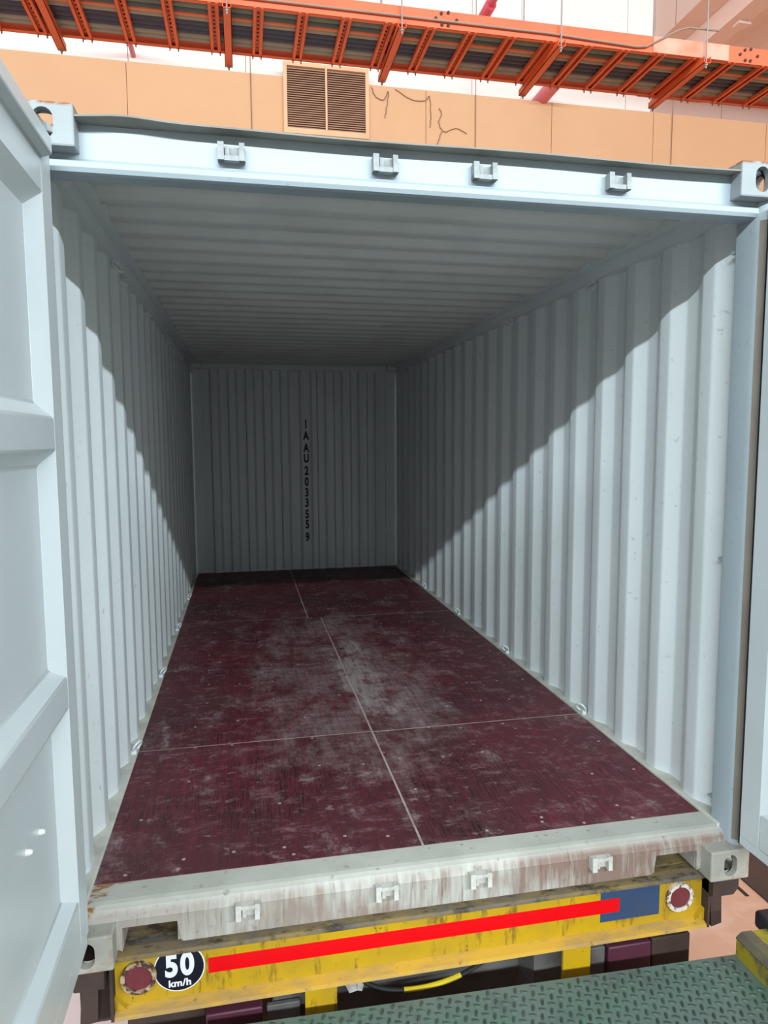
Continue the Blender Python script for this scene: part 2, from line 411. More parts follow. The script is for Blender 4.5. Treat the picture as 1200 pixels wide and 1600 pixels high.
# concrete slab over the right part of the hall
ce = empty('ceiling', (8.5, 5.0, 7.3)); tag(ce, 'pinkish grey plastered slab and beams at upper right', 'ceiling', kind='structure')
obj('slab', MB().prism([(5.32, 7.30), (13, 7.30), (13, 7.6), (5.9, 7.6), (5.35, 7.33)], 'y', 2.0, WY + 0.2), M['soffit'], ce)
obj('beam', MB().prism([(5.66, 7.3), (5.70, 7.06), (5.97, 7.06), (5.97, 7.3)], 'y', 2.0, 7.25), M['soffit'], ce)
obj('beam', MB().prism([(6.45, 7.3), (6.62, 7.12), (7.4, 7.12), (7.4, 7.3)], 'y', 2.0, WY + 0.19), M['soffit'], ce)
obj('bracket', MB().box(5.80, 5.98, 6.30, 6.42, 7.02, 7.07), M['soffit'], ce)
# roof joists the tray hangs from (above the picture)
for i, jy in enumerate((2.74, 3.44)):
    t_ = obj('trim_%d' % (i + 1), MB().box(-6, 9, jy - 0.05, jy + 0.05, 9.2, 9.35), M['soffit'])
    tag(t_, 'steel roof joist high above the cable tray', 'joist', kind='structure')

# black floor marks right of the trailer
tag(obj('floor_strip', MB().box(2.66, 3.7, 0.6, 4.6, GZ, GZ + 0.012), M['brown_strip'], bevel=0.004), 'dark brown floor strip right of the trailer', 'floor strip')  # thin flat slab, dark brown all over
tag(obj('floor_marking', MB().box(2.565, 2.59, 1.60, 3.4, GZ, GZ + 0.004), M['black_line']), 'narrow black floor line beside the brown strip', 'floor line')
tag(obj('floor_marking', MB().box(2.37, 2.46, 1.72, 3.4, GZ, GZ + 0.004), M['black_line']), 'wide black floor line nearest the trailer', 'floor line')

# vent grille on the peach wall
vg = empty('vent_grille', (0.65, WY - 0.012, 5.95)); tag(vg, 'brown two-panel louvred vent in a peach frame on the back wall', 'vent')
vx0, vx1, vz0, vz1 = 0.045, 1.235, 5.90, 6.83
vyf = WY - 0.012
fr = MB()
fr.box(vx0, vx1, vyf - 0.05, vyf, vz1 - 0.05, vz1); fr.box(vx0, vx1, vyf - 0.05, vyf, vz0, vz0 + 0.07)
fr.box(vx0, vx0 + 0.05, vyf - 0.05, vyf, vz0 + 0.07, vz1 - 0.05); fr.box(vx1 - 0.05, vx1, vyf - 0.05, vyf, vz0 + 0.07, vz1 - 0.05)
obj('frame', fr, M['vent_frame'], vg)
obj('mullion', MB().box(0.622, 0.648, vyf - 0.05, vyf, vz0 + 0.07, vz1 - 0.05), M['vent_frame'], vg)
obj('backing', MB().box(vx0 + 0.05, vx1 - 0.05, vyf - 0.008, vyf - 0.002, vz0 + 0.07, vz1 - 0.05), M['louver_dark'], vg)
sl = MB().prism([(-0.021, -0.013), (-0.018, -0.014), (0.014, 0.010), (0.011, 0.012)], 'x', -0.262, 0.262)
sme = sl.mesh('slat'); sme.materials.append(M['louver'])
for cx in (0.358, 0.917):
    for k in range(27):
        put('slat', sme, None, vg, Vector((cx, vyf - 0.026, vz0 + 0.086 + k * 0.0295)) - vg.location)

# thin wires hanging down the wall
for x, lab in ((-0.40, 'thin dark wire hanging down the wall left of the vent'), (2.80, 'thin dark wire hanging down the wall right of the vent'), (5.97, 'thin dark wire hanging down the wall at far right')):
    tag(obj('hanging_wire', MB().tube([(x, WY - 0.03, 3.5), (x + 0.01, WY - 0.03, 6.0), (x, WY - 0.04, 10.9)], 0.0055, 6), M['wire']), lab, 'wire')
def squiggle(pts):
    P_ = [pts[0]] + list(pts) + [pts[-1]]; out = []
    for a, b, c, d in zip(P_, P_[1:], P_[2:], P_[3:]):
        for k in range(6):
            t = k / 6
            f = lambda i: 0.5 * (2 * b[i] + (c[i] - a[i]) * t + (2 * a[i] - 5 * b[i] + 4 * c[i] - d[i]) * t * t + (3 * b[i] - a[i] - 3 * c[i] + d[i]) * t ** 3)
            out.append((f(0) + 0.006 * math.sin(k * 2.1 + b[1] * 9), WY - 0.025, f(1)))
    return out + [(pts[-1][0], WY - 0.025, pts[-1][1])]
for pts, lab in (
   ([(1.28, 6.62), (1.33, 6.50), (1.45, 6.46), (1.52, 6.58), (1.50, 6.40), (1.47, 6.22)], 'tangled dark wire beside the vent frame corner'),
   ([(1.62, 6.62), (1.85, 6.50), (2.05, 6.50), (2.12, 6.56), (2.14, 6.30), (2.13, 6.14)], 'drooping dark wire on the wall near the panel joint'),
   ([(2.26, 6.42), (2.30, 6.34), (2.26, 6.22), (2.34, 6.10), (2.52, 6.16), (2.68, 6.10)], 'curled dark wire left of the hanging wire'),
   ([(2.30, 6.10), (2.26, 5.98), (2.22, 5.88)], 'short dark wire end below the curled wire')):
    tag(obj('loose_wire', MB().tube(squiggle(pts), 0.0055, 6), M['wire']), lab, 'wire')

# red pipes near the far wall
tag(obj('red_pipe', MB().tube([(2.68, 5.5, 7.3), (2.68, 6.98, 7.3), (2.68, 7.0, 7.3), (2.68, 8.25, 7.3)], [0.05, 0.05, 0.075, 0.075], 16), M['redpipe']), 'red sprinkler pipe rising behind the cable tray at top centre', 'pipe')
tag(obj('red_pipe', MB().tube([(3.86, 7.35, 6.72), (3.86, 8.25, 6.72)], 0.10, 16), M['pinkpipe']), 'thick pinkish red pipe stub below the tray right of centre', 'pipe')
tag(obj('red_pipe', MB().tube([(-1.93, 7.0, 6.84), (-1.93, 8.25, 6.84)], 0.035, 12), M['pinkpipe']), 'thin pinkish red pipe above the peach wall at left', 'pipe')

# ---------------------------------------------------------------- cable tray
TZ, TY0, TY1 = 4.5, 2.785, 3.385
ct = empty('cable_tray', (0.8, 3.08, TZ)); tag(ct, 'orange steel cable ladder hung above the container', 'cable tray')
X0, X1 = -4.2, 5.6
def rail(y, s):  # channel, open towards the middle
    m = MB()
    m.box(X0, X1, y - 0.003, y + 0.003, TZ, TZ + 0.115)
    ys = sorted((y, y + s * 0.032))
    m.box(X0, X1, ys[0], ys[1], TZ, TZ + 0.005); m.box(X0, X1, ys[0], ys[1], TZ + 0.11, TZ + 0.115)
    return m
obj('side_rail', rail(TY0, 1), M['orange'], ct); obj('side_rail', rail(TY1, -1), M['orange'], ct)
# faded length of the near rail
obj('rail_sleeve', MB().box(2.42, 3.05, TY0 - 0.010, TY0 - 0.003, TZ + 0.002, TZ + 0.113), M['orange_pale'], ct)
obj('rail_sleeve', MB().box(2.66, 3.25, TY1 - 0.006, TY1 + 0.006, TZ - 0.004, TZ + 0.06), M['orange_pale'], ct)
# rungs: upside-down channels with a slotted web
def rung_mesh():
    m = MB(); L0, L1 = -0.30, 0.30
    for s in (-1, 1):
        xs = sorted((s * 0.036, s * 0.014)); m.box(xs[0], xs[1], L0, L1, 0.0, 0.003)
        xs = sorted((s * 0.036, s * 0.033)); m.box(xs[0], xs[1], L0, L1, 0.0, 0.026)
    # web with cross bars and openings
    m.box(-0.033, -0.006, L0, L1, 0.023, 0.026); m.box(0.006, 0.033, L0, L1, 0.023, 0.026)
    for k in range(13): m.box(-0.006, 0.006, L0 + 0.01 + k * 0.0465, L0 + 0.035 + k * 0.0465, 0.023, 0.026)
    return m.mesh('rung')
rm = rung_mesh(); rm.materials.append(M['orange'])
bolt = MB().box(-0.004, 0.004, -0.004, 0.004, -0.022, 0.0)
bme = bolt.mesh('rung_bolts'); bme.materials.append(M['conduit'])
x = -0.150 - 0.2945 * 13
while x < X1 - 0.1:
    r_ = put('rung', rm, None, ct, Vector((x, 3.085, TZ - 0.004)) - ct.location)
    put('bolt', bme, None, r_, (-0.03, 0.285, 0)); put('bolt', bme, None, r_, (0.03, 0.285, 0))
    x += 0.2945
# support struts and hanger rods
for i in range(-2, 5):
    sx = 0.515 + 1.165 * i
    m = MB(); y0, y1 = TY0 - 0.05, TY1 + 0.085; z0 = TZ - 0.052
    m.box(sx - 0.028, sx + 0.028, y0, y1, z0, z0 + 0.004)
    m.box(sx - 0.028, sx - 0.024, y0, y1, z0, z0 + 0.046); m.box(sx + 0.024, sx + 0.028, y0, y1, z0, z0 + 0.046)
    st = obj('support_strut', m, M['orange'], ct)
    for yy in (y0 + 0.018, y1 - 0.022):
        obj('hanger_rod', MB().tube([(sx, yy, z0 - 0.03), (sx, yy, 9.2)], 0.006, 6), M['rod'], st)
        obj('nut', MB().prism([(sx + 0.013 * math.cos(a * PI / 3), yy + 0.013 * math.sin(a * PI / 3)) for a in range(6)], 'z', z0 - 0.012, z0), M['rod'], st)
# splice plate bolts
for bx in (0.83, 3.22):
    for dx, dz in ((-0.05, 0.095), (0.0, 0.105), (-0.09, 0.06), (0.06, 0.06), (-0.045, 0.022), (0.0, 0.022)):
        obj('splice_bolt', MB().disc_y(bx + dx + 0.02, TZ + dz, TY0 - 0.012, TY0 - 0.002, 0.011, n=10), M['chassis'], ct)
# cables lying on the rungs
rows = [(2.846, 0.030, 'gg', 'grey-green cable hugging the near rail of the orange tray'), (2.904, 0.028, 'gg', 'second grey-green cable from the near rail of the tray'),
        (2.959, 0.027, 'dg', 'dark grey cable between the grey-green and thin orange cables'), (3.002, 0.016, 'or', 'thin orange cable running along the middle of the tray'),
        (3.046, 0.028, 'be', 'beige cable beside the thin orange cable on the tray'), (3.101, 0.027, 'nv', 'dark navy cable next to the middle beige cable'),
        (3.155, 0.027, 'nv', 'middle one of the three dark navy cables on the tray'), (3.207, 0.025, 'nv', 'dark navy cable farthest from the near tray rail'),
        (3.258, 0.026, 'be', 'beige cable beside the farthest dark navy cable'), (3.313, 0.028, 'be', 'beige cable lying against the far rail of the tray')]
random.seed(3)
for y, r, k, lab in rows:
    ph = random.random() * 6
    amp = 0.0008
    pth = [(xx, y + amp * math.sin(xx * 1.7 + ph), TZ + 0.0225 + r) for xx in [X0 + i * 0.35 for i in range(29)]]
    tag(obj('power_cable', MB().tube(pth, r, 10), CABLES[k]), lab, 'cable', 'cables on the orange tray')
# grey conduit running along the tray and bending up to the beam
pth = [(xx, TY0 - 0.019, TZ + zz) for xx, zz in ((-3.8, 0.041), (1.6, 0.041), (2.28, 0.020), (2.36, 0.030), (2.62, 0.17), (2.70, 0.195), (2.95, 0.20))]
tag(obj('conduit', MB().tube(pth, 0.007, 8), M['conduit']), 'grey conduit clipped along the near tray rail and bending up', 'conduit')

# ================================================================== SHIPPING CONTAINER
ct_ = empty('shipping_container', (0, 0, 0)); K = ct_
tag(K, 'pale grey open steel shipping container with a dark red floor', 'shipping container')
W, H, L = 1.219, 2.591, 6.058
CR, RE = 1.175, 1.209           # crest and recess of the side corrugation
FZ = 0.161

# side walls: trapezoid corrugation, pitch 279 mm
def side_profile():
    pts = [(0.150, CR + 0.004)]
    y = 0.281 - 0.279
    out = []
    k = -1
    while True:
        yc = 0.56 + 0.279 * k
        if yc > 5.95: break
        for yy, xx in ((yc - 0.068, RE), (yc, CR), (yc + 0.070, CR), (yc + 0.138, RE)):
            if 0.165 < yy < 5.93: out.append((yy, xx))
        k += 1
    pts = [(0.150, RE)] + out + [(5.945, out[-1][1])]
    return pts
prof = fillet(side_profile(), 0.009, 3)
for s in (-1, 1):
    m = MB().sheet([(s * xx, yy) for yy, xx in prof], 0.003 * s, 'z', 0.10, 2.50, (1, 0)); m.sm = True
    obj('side_wall', m, M['panel'], K)
# end wall
def end_profile():
    ye, yr = 5.978, 6.028
    lines = [-0.832 + 0.196 * i for i in range(4)]
    pts = [(-1.12, yr), (-0.99, yr)]
    edges = [-0.93, -0.734, -0.538, -0.342, -0.146]
    for c in edges:
        pts += [(c - 0.040, yr), (c - 0.030, ye), (c + 0.045, ye), (c + 0.070, yr)]
    pts += [(0.030, yr), (0.050, ye), (0.155, ye), (0.180, yr)]
    for c in [0.275, 0.472, 0.668, 0.864]:
        pts += [(c - 0.040, yr), (c - 0.030, ye), (c + 0.045, ye), (c + 0.070, yr)]
    pts += [(1.03, yr), (1.12, yr)]
    return pts
m = MB().sheet(fillet(end_profile(), 0.006, 2), 0.003, 'z', 0.12, 2.50, (0, 1)); m.sm = True
obj('end_wall', m, M['panel'], K)
# roof: ridges across, pitch 209 mm
pts = [(0.10, 2.545)]
y = 0.33
while y < 5.85:
    pts += [(y, 2.552), (y + 0.040, 2.525), (y + 0.105, 2.525), (y + 0.145, 2.552)]
    y += 0.2095
pts.append((6.04, 2.545))
m = MB().sheet(fillet(pts, 0.010, 2), 0.003, 'x', -1.16, 1.16, (0, 1)); m.sm = True
obj('roof_panel', m, M['roof'], K)
for s in (-1, 1):
    obj('roof_flange', MB().box(*sorted((s * 1.105, s * 1.175)), 0.12, 5.98, 2.518, 2.551), M['panel'], K)
obj('roof_plate', MB().box(-1.06, 1.06, 0.06, 0.36, 2.549, 2.556), M['roof'], K)
# rails
for s in (-1, 1):
    xs = sorted((s * 1.152, s * W))
    obj('top_side_rail', MB().box(xs[0], xs[1], 0.12, 5.95, 2.462, 2.549), M['panel'], K)
    a = MB().prism([(s * 1.150, 0.128), (s * 1.150, 0.168), (s * 1.156, 0.172), (s * W, 0.172), (s * W, 0.01), (s * 1.18, 0.01), (s * 1.18, 0.128)], 'y', 0.10, 5.95)
    obj('bottom_side_rail', a, M['rail'], K)
# corner posts
for s in (-1, 1):
    f = lambda P: [(s * a, b) for a, b in P]
    obj('corner_post', MB().prism(f([(1.160, 0.152), (1.160, 0.055), (1.168, 0.040), (1.188, 0.022), (W - 0.004, 0.022), (W - 0.004, 0.152)]), 'z', 0.118, 2.473), M['frame'], K, 0.004)
    obj('post_strip', MB().prism(f([(1.1665, 0.0395), (1.187, 0.0205), (1.214, 0.0205), (1.214, 0.0235), (1.189, 0.0235), (1.1695, 0.0405)]), 'z', 0.14, 2.41), M['strip_brown'], K)
    obj('corner_post', MB().prism(f([(1.05, 5.990), (1.05, 6.052), (W - 0.004, 6.052), (W - 0.004, 5.93), (1.185, 5.93), (1.185, 5.990)]), 'z', 0.118, 2.473), M['panel'], K)
    # small lugs on the post
    for zz in (0.235, 1.19, 2.33):
        xs = sorted((s * 1.168, s * 1.200))
        obj('post_lug', MB().box(xs[0], xs[1], 0.152, 0.185, zz, zz + 0.012), M['frame'], K)
    for zz in (0.22, 1.30, 2.28):
        xs = sorted((s * 1.07, s * 1.16))
        obj('post_lug', MB().box(xs[0], xs[1], 5.978, 5.990, zz, zz + 0.02), M['panel'], K)
# header above the door opening
m = MB().prism([(0.055, 2.556), (0.055, 2.462), (0.046, 2.452), (0.044, 2.436), (0.050, 2.424), (0.062, 2.420), (0.118, 2.420), (0.118, 2.556)], 'x', -1.057, 1.057)
hd = obj('door_header', m, M['frame'], K)
# outer ends of the header below the castings
for s in (-1, 1):
    xs = sorted((s * 1.057, s * 1.185))
    obj('header_end', MB().prism([(0.055, 2.473), (0.055, 2.462), (0.046, 2.452), (0.044, 2.436), (0.050, 2.424), (0.062, 2.420), (0.118, 2.420), (0.118, 2.473)], 'x', xs[0], xs[1]), M['frame'], K)
# gutter plate on top, a little bent at its left end
g = MB(); n = 44
vsx = []
for i in range(n + 1):
    xx = -1.057 + 2.114 * i / n
    dz = 0.010 * math.exp(-((xx + 0.93) / 0.10) ** 2) + 0.0025 * math.sin(xx * 6)
    vsx += [(xx, 0.002, 2.5535 + dz), (xx, 0.060, 2.556), (xx, 0.060, 2.560), (xx, 0.002, 2.5585 + dz)]
fs = []
for i in range(n):
    a = 4 * i; b = a + 4
    for j in range(4): fs.append((a + j, a + (j + 1) % 4, b + (j + 1) % 4, b + j))
fs += [(0, 1, 2, 3), (4 * n + 3, 4 * n + 2, 4 * n + 1, 4 * n)]
g.add(vsx, fs); obj('gutter_plate', g, M['gutter'], K)
# rear header / sill at the closed end
obj('end_top_rail', MB().box(-1.057, 1.057, 5.966, 6.05, 2.475, 2.58), M['panel'], K, 0.004)
obj('end_bottom_rail', MB().box(-1.057, 1.057, 5.99, 6.05, 0.01, 0.165), M['panel'], K)
# sill: front face with two fork notches, rounded step and threshold plate
zb = 0.022
xs = [(-1.057, zb), (-1.040, zb - 0.006), (-1.038, 0.095), (-0.868, 0.095), (-0.858, 0.030), (-0.850, zb), (0.850, zb), (0.858, 0.030), (0.868, 0.095), (1.038, 0.095), (1.040, zb - 0.006), (1.057, zb), (1.057, 0.118), (-1.057, 0.118)]
m = MB().prism(xs, 'y', 0.062, 0.072)
tp = [(0.205, 0.160), (0.116, 0.160), (0.100, 0.157), (0.084, 0.149), (0.072, 0.136), (0.064, 0.118), (0.074, 0.118), (0.086, 0.136), (0.102, 0.146), (0.205, 0.146)]
obj('door_sill', m, M['sill'], K)
obj('threshold_plate', MB().prism(tp, 'x', -1.168, 1.168), M['sill'], K)
obj('sill_box', MB().box(-0.85, 0.85, 0.073, 0.16, zb + 0.004, 0.117), M['chassis'], K)
for s in (-1, 1):
    xs_ = sorted((s * 0.868, s * 0.85))
    # pocket cheeks
    obj('pocket_cheek', MB().box(xs_[0], xs_[1], 0.072, 0.30, zb, 0.118), M['sill'], K)
    xs_ = sorted((s * 1.038, s * 1.05)); obj('pocket_cheek', MB().box(xs_[0], xs_[1], 0.072, 0.178, zb - 0.004, 0.118), M['sill'], K)
obj('under_floor', MB().box(-1.17, 1.17, 0.16, 5.99, 0.100, 0.128), M['chassis'], K)

# corner castings with real openings
def casting_mesh(sx, sy, sz):
    hx, hy, hz = 0.081, 0.089, 0.059
    bm = bmesh.new()
    def stad(w, h, n=8):
        out = []; r = w / 2
        for i in range(n + 1): a = PI * i / n; out.append((r * math.cos(a), h / 2 - r + r * math.sin(a)))
        for i in range(n + 1): a = PI + PI * i / n; out.append((r * math.cos(a), -(h / 2 - r) + r * math.sin(a)))
        return out
    def plate(P, U, V, hu, hv, Nn, hole=None):
        U, V, Nn, P = Vector(U), Vector(V), Vector(Nn), Vector(P)
        ov = [bm.verts.new(P + U * a + V * b) for a, b in ((-hu, -hv), (hu, -hv), (hu, hv), (-hu, hv))]
        if hole is None: bm.faces.new(ov); return
        iv = [bm.verts.new(P + U * a + V * b) for a, b in hole]
        ed = [bm.edges.new((ov[i], ov[(i + 1) % 4])) for i in range(4)] + [bm.edges.new((iv[i], iv[(i + 1) % len(iv)])) for i in range(len(iv))]
        bmesh.ops.triangle_fill(bm, use_beauty=True, use_dissolve=False, edges=ed)
        dv = [bm.verts.new(v.co - Nn * 0.024) for v in iv]
        n = len(iv)
        for i in range(n): bm.faces.new((iv[i], iv[(i + 1) % n], dv[(i + 1) % n], dv[i]))
    fh = stad(0.054, 0.084)
    plate((0, sy * hy, 0), (1, 0, 0), (0, 0, 1), hx, hz, (0, sy, 0), fh)
    plate((0, -sy * hy, 0), (1, 0, 0), (0, 0, 1), hx, hz, (0, -sy, 0))
    plate((sx * hx, 0, 0), (0, 1, 0), (0, 0, 1), hy, hz, (sx, 0, 0), fh)
    plate((-sx * hx, 0, 0), (0, 1, 0), (0, 0, 1), hy, hz, (-sx, 0, 0))
    plate((0, 0, sz * hz), (1, 0, 0), (0, 1, 0), hx, hy, (0, 0, sz), stad(0.064, 0.124))
    plate((0, 0, -sz * hz), (1, 0, 0), (0, 1, 0), hx, hy, (0, 0, -sz))
    bmesh.ops.remove_doubles(bm, verts=bm.verts, dist=1e-5)
    cor = lambda v: abs(abs(v.co.x) - hx) < 1e-5 and abs(abs(v.co.y) - hy) < 1e-5 and abs(abs(v.co.z) - hz) < 1e-5
    ee = [e for e in bm.edges if cor(e.verts[0]) and cor(e.verts[1]) and
          sum(abs(e.verts[0].co[i] - e.verts[1].co[i]) > 1e-4 for i in range(3)) == 1]
    bmesh.ops.recalc_face_normals(bm, faces=bm.faces)
    bmesh.ops.bevel(bm, geom=ee, offset=0.006, segments=2, affect='EDGES', profile=0.5)
    bmesh.ops.recalc_face_normals(bm, faces=bm.faces)
    me = bpy.data.meshes.new('corner_casting'); bm.to_mesh(me); bm.free(); return me
for sx in (-1, 1):
    for sy, yy in ((-1, 0.089), (1, L - 0.089)):
        for sz, zz in ((-1, 0.059), (1, H - 0.059)):
            put('corner_casting', casting_mesh(sx, sy, sz), (M['casting2'] if sz > 0 else M['casting']) if sy < 0 else M['panel'], K, Vector((sx * (W - 0.081), yy, zz)) - K.location)

# cam keepers on the header and the sill
def keeper_mesh(up):
    m = MB()
    m.box(-0.040, 0.040, -0.008, 0.0, -0.022, 0.022)
    s = 1 if up else -1
    # two lugs, one of them hooked, and a bar between
    m.prism([(-0.034, -0.024), (-0.008, -0.024), (-0.004, 0.024), (-0.030, 0.028)], 'x', -0.040, -0.022)
    m.prism([(-0.034, -0.024), (-0.008, -0.024), (-0.004, 0.024), (-0.030, 0.028)], 'x', 0.022, 0.038)
    m.box(-0.040, 0.040, -0.030, -0.006, (0.012 if not up else -0.024), (0.024 if not up else -0.010))
    m.box(-0.018, -0.006, -0.022, -0.006, -0.02, 0.02)
    return m.mesh('cam_keeper')
kh, kl = keeper_mesh(True), keeper_mesh(False)
kh.materials.append(M['keeper']); kl.materials.append(M['keeper2'])
for i, xx in enumerate((-0.630, -0.165, 0.158, 0.625)):
    o = put('cam_keeper', kh, None, K, Vector((xx, 0.056, 2.501)) - K.location); o.rotation_euler.z = 0
for i, xx in enumerate((-0.640, -0.170, 0.168, 0.632)):
    o = put('cam_keeper', kl, None, K, Vector((xx, 0.063, 0.108)) - K.location)

# lashing rings along the rails
def ring_mesh():
    m = MB()
    pth = [(0.0, 0.028 * math.cos(2 * PI * i / 20), 0.026 * math.sin(2 * PI * i / 20)) for i in range(20)]
    m.tube(pth, 0.0055, 8, closed=True)
    return m.mesh('lashing_ring')
rme = ring_mesh(); rme.materials.append(M['panel'])
lug = MB().box(-0.012, 0.012, -0.014, 0.014, -0.010, 0.010).mesh('ring_lug'); lug.materials.append(M['panel'])
for s in (-1, 1):
    for k in range(5):
        for zz, dz in ((2.436, 0.026), (0.208, -0.026)):
            o = put('lashing_ring', rme, None, K, Vector((s * 1.150, 1.215 + 1.12 * k, zz)) - K.location)
            o.rotation_euler = (0, s * (0.5 if zz > 1 else -0.5), s * 0.5)
            put('ring_lug', lug, None, K, Vector((s * 1.164, 1.215 + 1.12 * k, zz + dz)) - K.location)

# plywood floor panels with sealed seams
gap = 0.005
panels = [(-1.15, 0.0, 0.205, 1.252), (0.0, 1.15, 0.205, 1.245), (-1.15, 0.0, 1.252, 3.69), (0.0, 1.15, 1.245, 3.66), (-1.15, -0.11, 3.69, 5.985), (-0.11, 1.15, 3.66, 5.985)]
for a, b, c, d in panels:
    z0, z1 = 0.133, FZ + random.uniform(-0.0006, 0.0006)
    obj('floor_panel', MB().box(a + (gap if a > -1.1 else 0), b - (gap if b < 1.1 else 0), c + (gap if c > 0.3 else 0.002), d - (gap if d < 5.9 else 0), z0, z1), M['floor'], K)
obj('seam_sealant', MB().box(-1.149, 1.149, 0.206, 5.984, 0.129, FZ - 0.0012), M['sealant'], K)
m = MB(); random.seed(11)
rowsY = [0.24] + [0.30 + 0.305 * i for i in range(18)] 
for yy in rowsY:
    for xx in [-1.08 + 0.196 * i for i in range(12)]:
        if random.random() < 0.4: continue
        jit = random.uniform(-1, 1); jx_ = 0.03 * random.uniform(-1, 1)
        m.prism([(xx + jx_ + 0.007 * math.cos(a * PI / 4), yy + 0.025 * jit + 0.007 * math.sin(a * PI / 4)) for a in range(8)], 'z', FZ - 0.002, FZ + 0.0009)
o = obj('floor_screws', m, M['screw'], K); o['kind'] = 'stuff'

# stencilled number on the end wall
chars = [('I', 663), ('A', 681), ('A', 699.7), ('U', 715.6), ('2', 735), ('0', 752), ('3', 769), ('3', 785), ('5', 803), ('5', 819), ('9', 839)]
for ch, py in chars:
    z = 1.860 - (py - 663) * (1.860 - 0.541) / (839 - 663)
    me = text_mesh(ch, 0.136, 0.0058, 0.0006, 0.66)
    me.materials.append(M['stencil'])
    put('stencil_character', me, None, K, Vector((0.1025, 5.9765, z)) - K.location)

# doors, swung open square to the opening
def door(s):
    d = empty('door', (0, 0, 0)); d.parent = K; d.location = Vector((s * 1.20, -0.01, 0.12)) - K.location
    xi, xp, xo = 1.122 if s < 0 else 1.160, 1.158 if s < 0 else 1.196, 1.196 if s < 0 else 1.226   # inner face, recessed panel, outer face
    ya, yb = -0.012, -1.180     # hinge edge, free edge
    za, zb_ = 0.165, 2.452
    B = lambda m, x0, x1, y0, y1, z0, z1: m.box(*sorted((s * x0, s * x1)), *sorted((y0, y1)), z0, z1)
    # panel skin (profile up the door): recessed fields between horizontal ribs
    ribs = [(0.900, 0.990), (1.630, 1.718)]
    pr = [(za + 0.02, xi), (0.312, xi), (0.352, xp)]
    for r0, r1 in ribs: pr += [(r0 - 0.040, xp), (r0, xi), (r1, xi), (r1 + 0.040, xp)]
    pr += [(2.262, xp), (2.312, xi), (2.398, xi), (2.406, xi - 0.030), (zb_, xi - 0.030)]
    y_in0, y_in1 = ya - 0.094, yb + 0.094
    m = MB()
    poly = [(s * xx, z) for z, xx in pr] + [(s * xo, zb_), (s * xo, za + 0.02)]
    m.prism(poly, 'y', y_in1 , y_in0)
    obj('door_panel', m, M['doorp'], d, 0.006)
    # hinge-side and free-side stiles with a bevelled inner edge
    for yy0, yy1, yc in ((ya, ya - 0.094, ya - 0.150), (yb, yb + 0.094, yb + 0.150)):
        mm = MB().prism([(s * xi, yy0), (s * xi, yy1), (s * xp, yc), (s * (xp + 0.005), yc), (s * (xp + 0.005), yy0)], 'z', za + 0.02, zb_ - 0.004)
        obj('door_stile', mm, M['doorp'], d, 0.003)
    mm = MB(); B(mm, xi, xo, ya - 0.002, yb + 0.002, za - 0.012, za + 0.02)
    if s < 0: B(mm, xi + 0.006, xo, ya, yb, za - 0.060, za - 0.012)
    obj('bottom_rail', mm, M['doorp'], d)
    # rubber gasket along the hinge edge
    mm = MB(); B(mm, xi + 0.008, xo - 0.005, ya, ya + 0.016, za - 0.02, zb_); obj('gasket', mm, M['rubber'], d)
    # outside: locking bars and hinges
    for k, yy in enumerate((-0.42, -0.86)):
        lb = obj('locking_bar', MB().tube([(s * 1.235, yy, 0.10), (s * 1.235, yy, 2.50)], 0.017, 12), M['frame'], d)
        for zz in (0.35, 0.95, 1.7, 2.3):
            mm = MB(); B(mm, xo - 0.002, 1.26, yy - 0.04, yy + 0.04, zz - 0.03, zz + 0.03); obj('bar_bracket', mm, M['frame'], d)
    for zz in (0.42, 0.98, 1.62, 2.2):
        mm = MB(); B(mm, xo - 0.004, xo + 0.016, ya - 0.16, ya + 0.012, zz - 0.035, zz + 0.035); obj('hinge', mm, M['frame'], d)
    return d
dl = door(-1); dr = door(1)
dl['label'] = 'open door with ribbed grey inner face at left'; dr['label'] = 'edge of the open grey door at right'
# chipped bolts on the left door
for (yy, zz, r) in ((-0.535, 0.872, 0.013), (-0.317, 0.653, 0.008), (-0.425, 0.663, 0.008)):
    m = MB().tube([(-1.160, yy, zz), (-1.150, yy, zz), (-1.143, yy, zz)], [r, r, r * 0.6], 8)
    obj('bolt', m, M['white_vinyl'], dl)

# ================================================================== TRAILER
T = empty('trailer', (0, 0, GZ)); tag(T, 'worn yellow container trailer chassis carrying the grey container', 'trailer')
bx = 1.075
YW, YF = 0.100, 0.058   # bumper web and flange tips
obj('bumper_web', MB().box(-bx, bx + 0.02, YW, YW + 0.008, -0.208, -0.004), M['yellow'], T)
obj('bumper_top_flange', MB().prism([(YW + 0.030, -0.001), (YW + 0.002, -0.001), (YF + 0.008, -0.008), (YF, -0.013), (YF, -0.020), (YF + 0.006, -0.018), (YW, -0.008), (YW + 0.030, -0.007)], 'x', -bx, bx + 0.02), M['flange'], T)
obj('bumper_bottom_flange', MB().prism([(YW + 0.008, -0.200), (YW - 0.003, -0.203), (YF + 0.006, -0.214), (YF + 0.002, -0.226), (YF + 0.010, -0.228), (YW + 0.008, -0.212)], 'x', -bx, bx + 0.02), M['lip'], T)
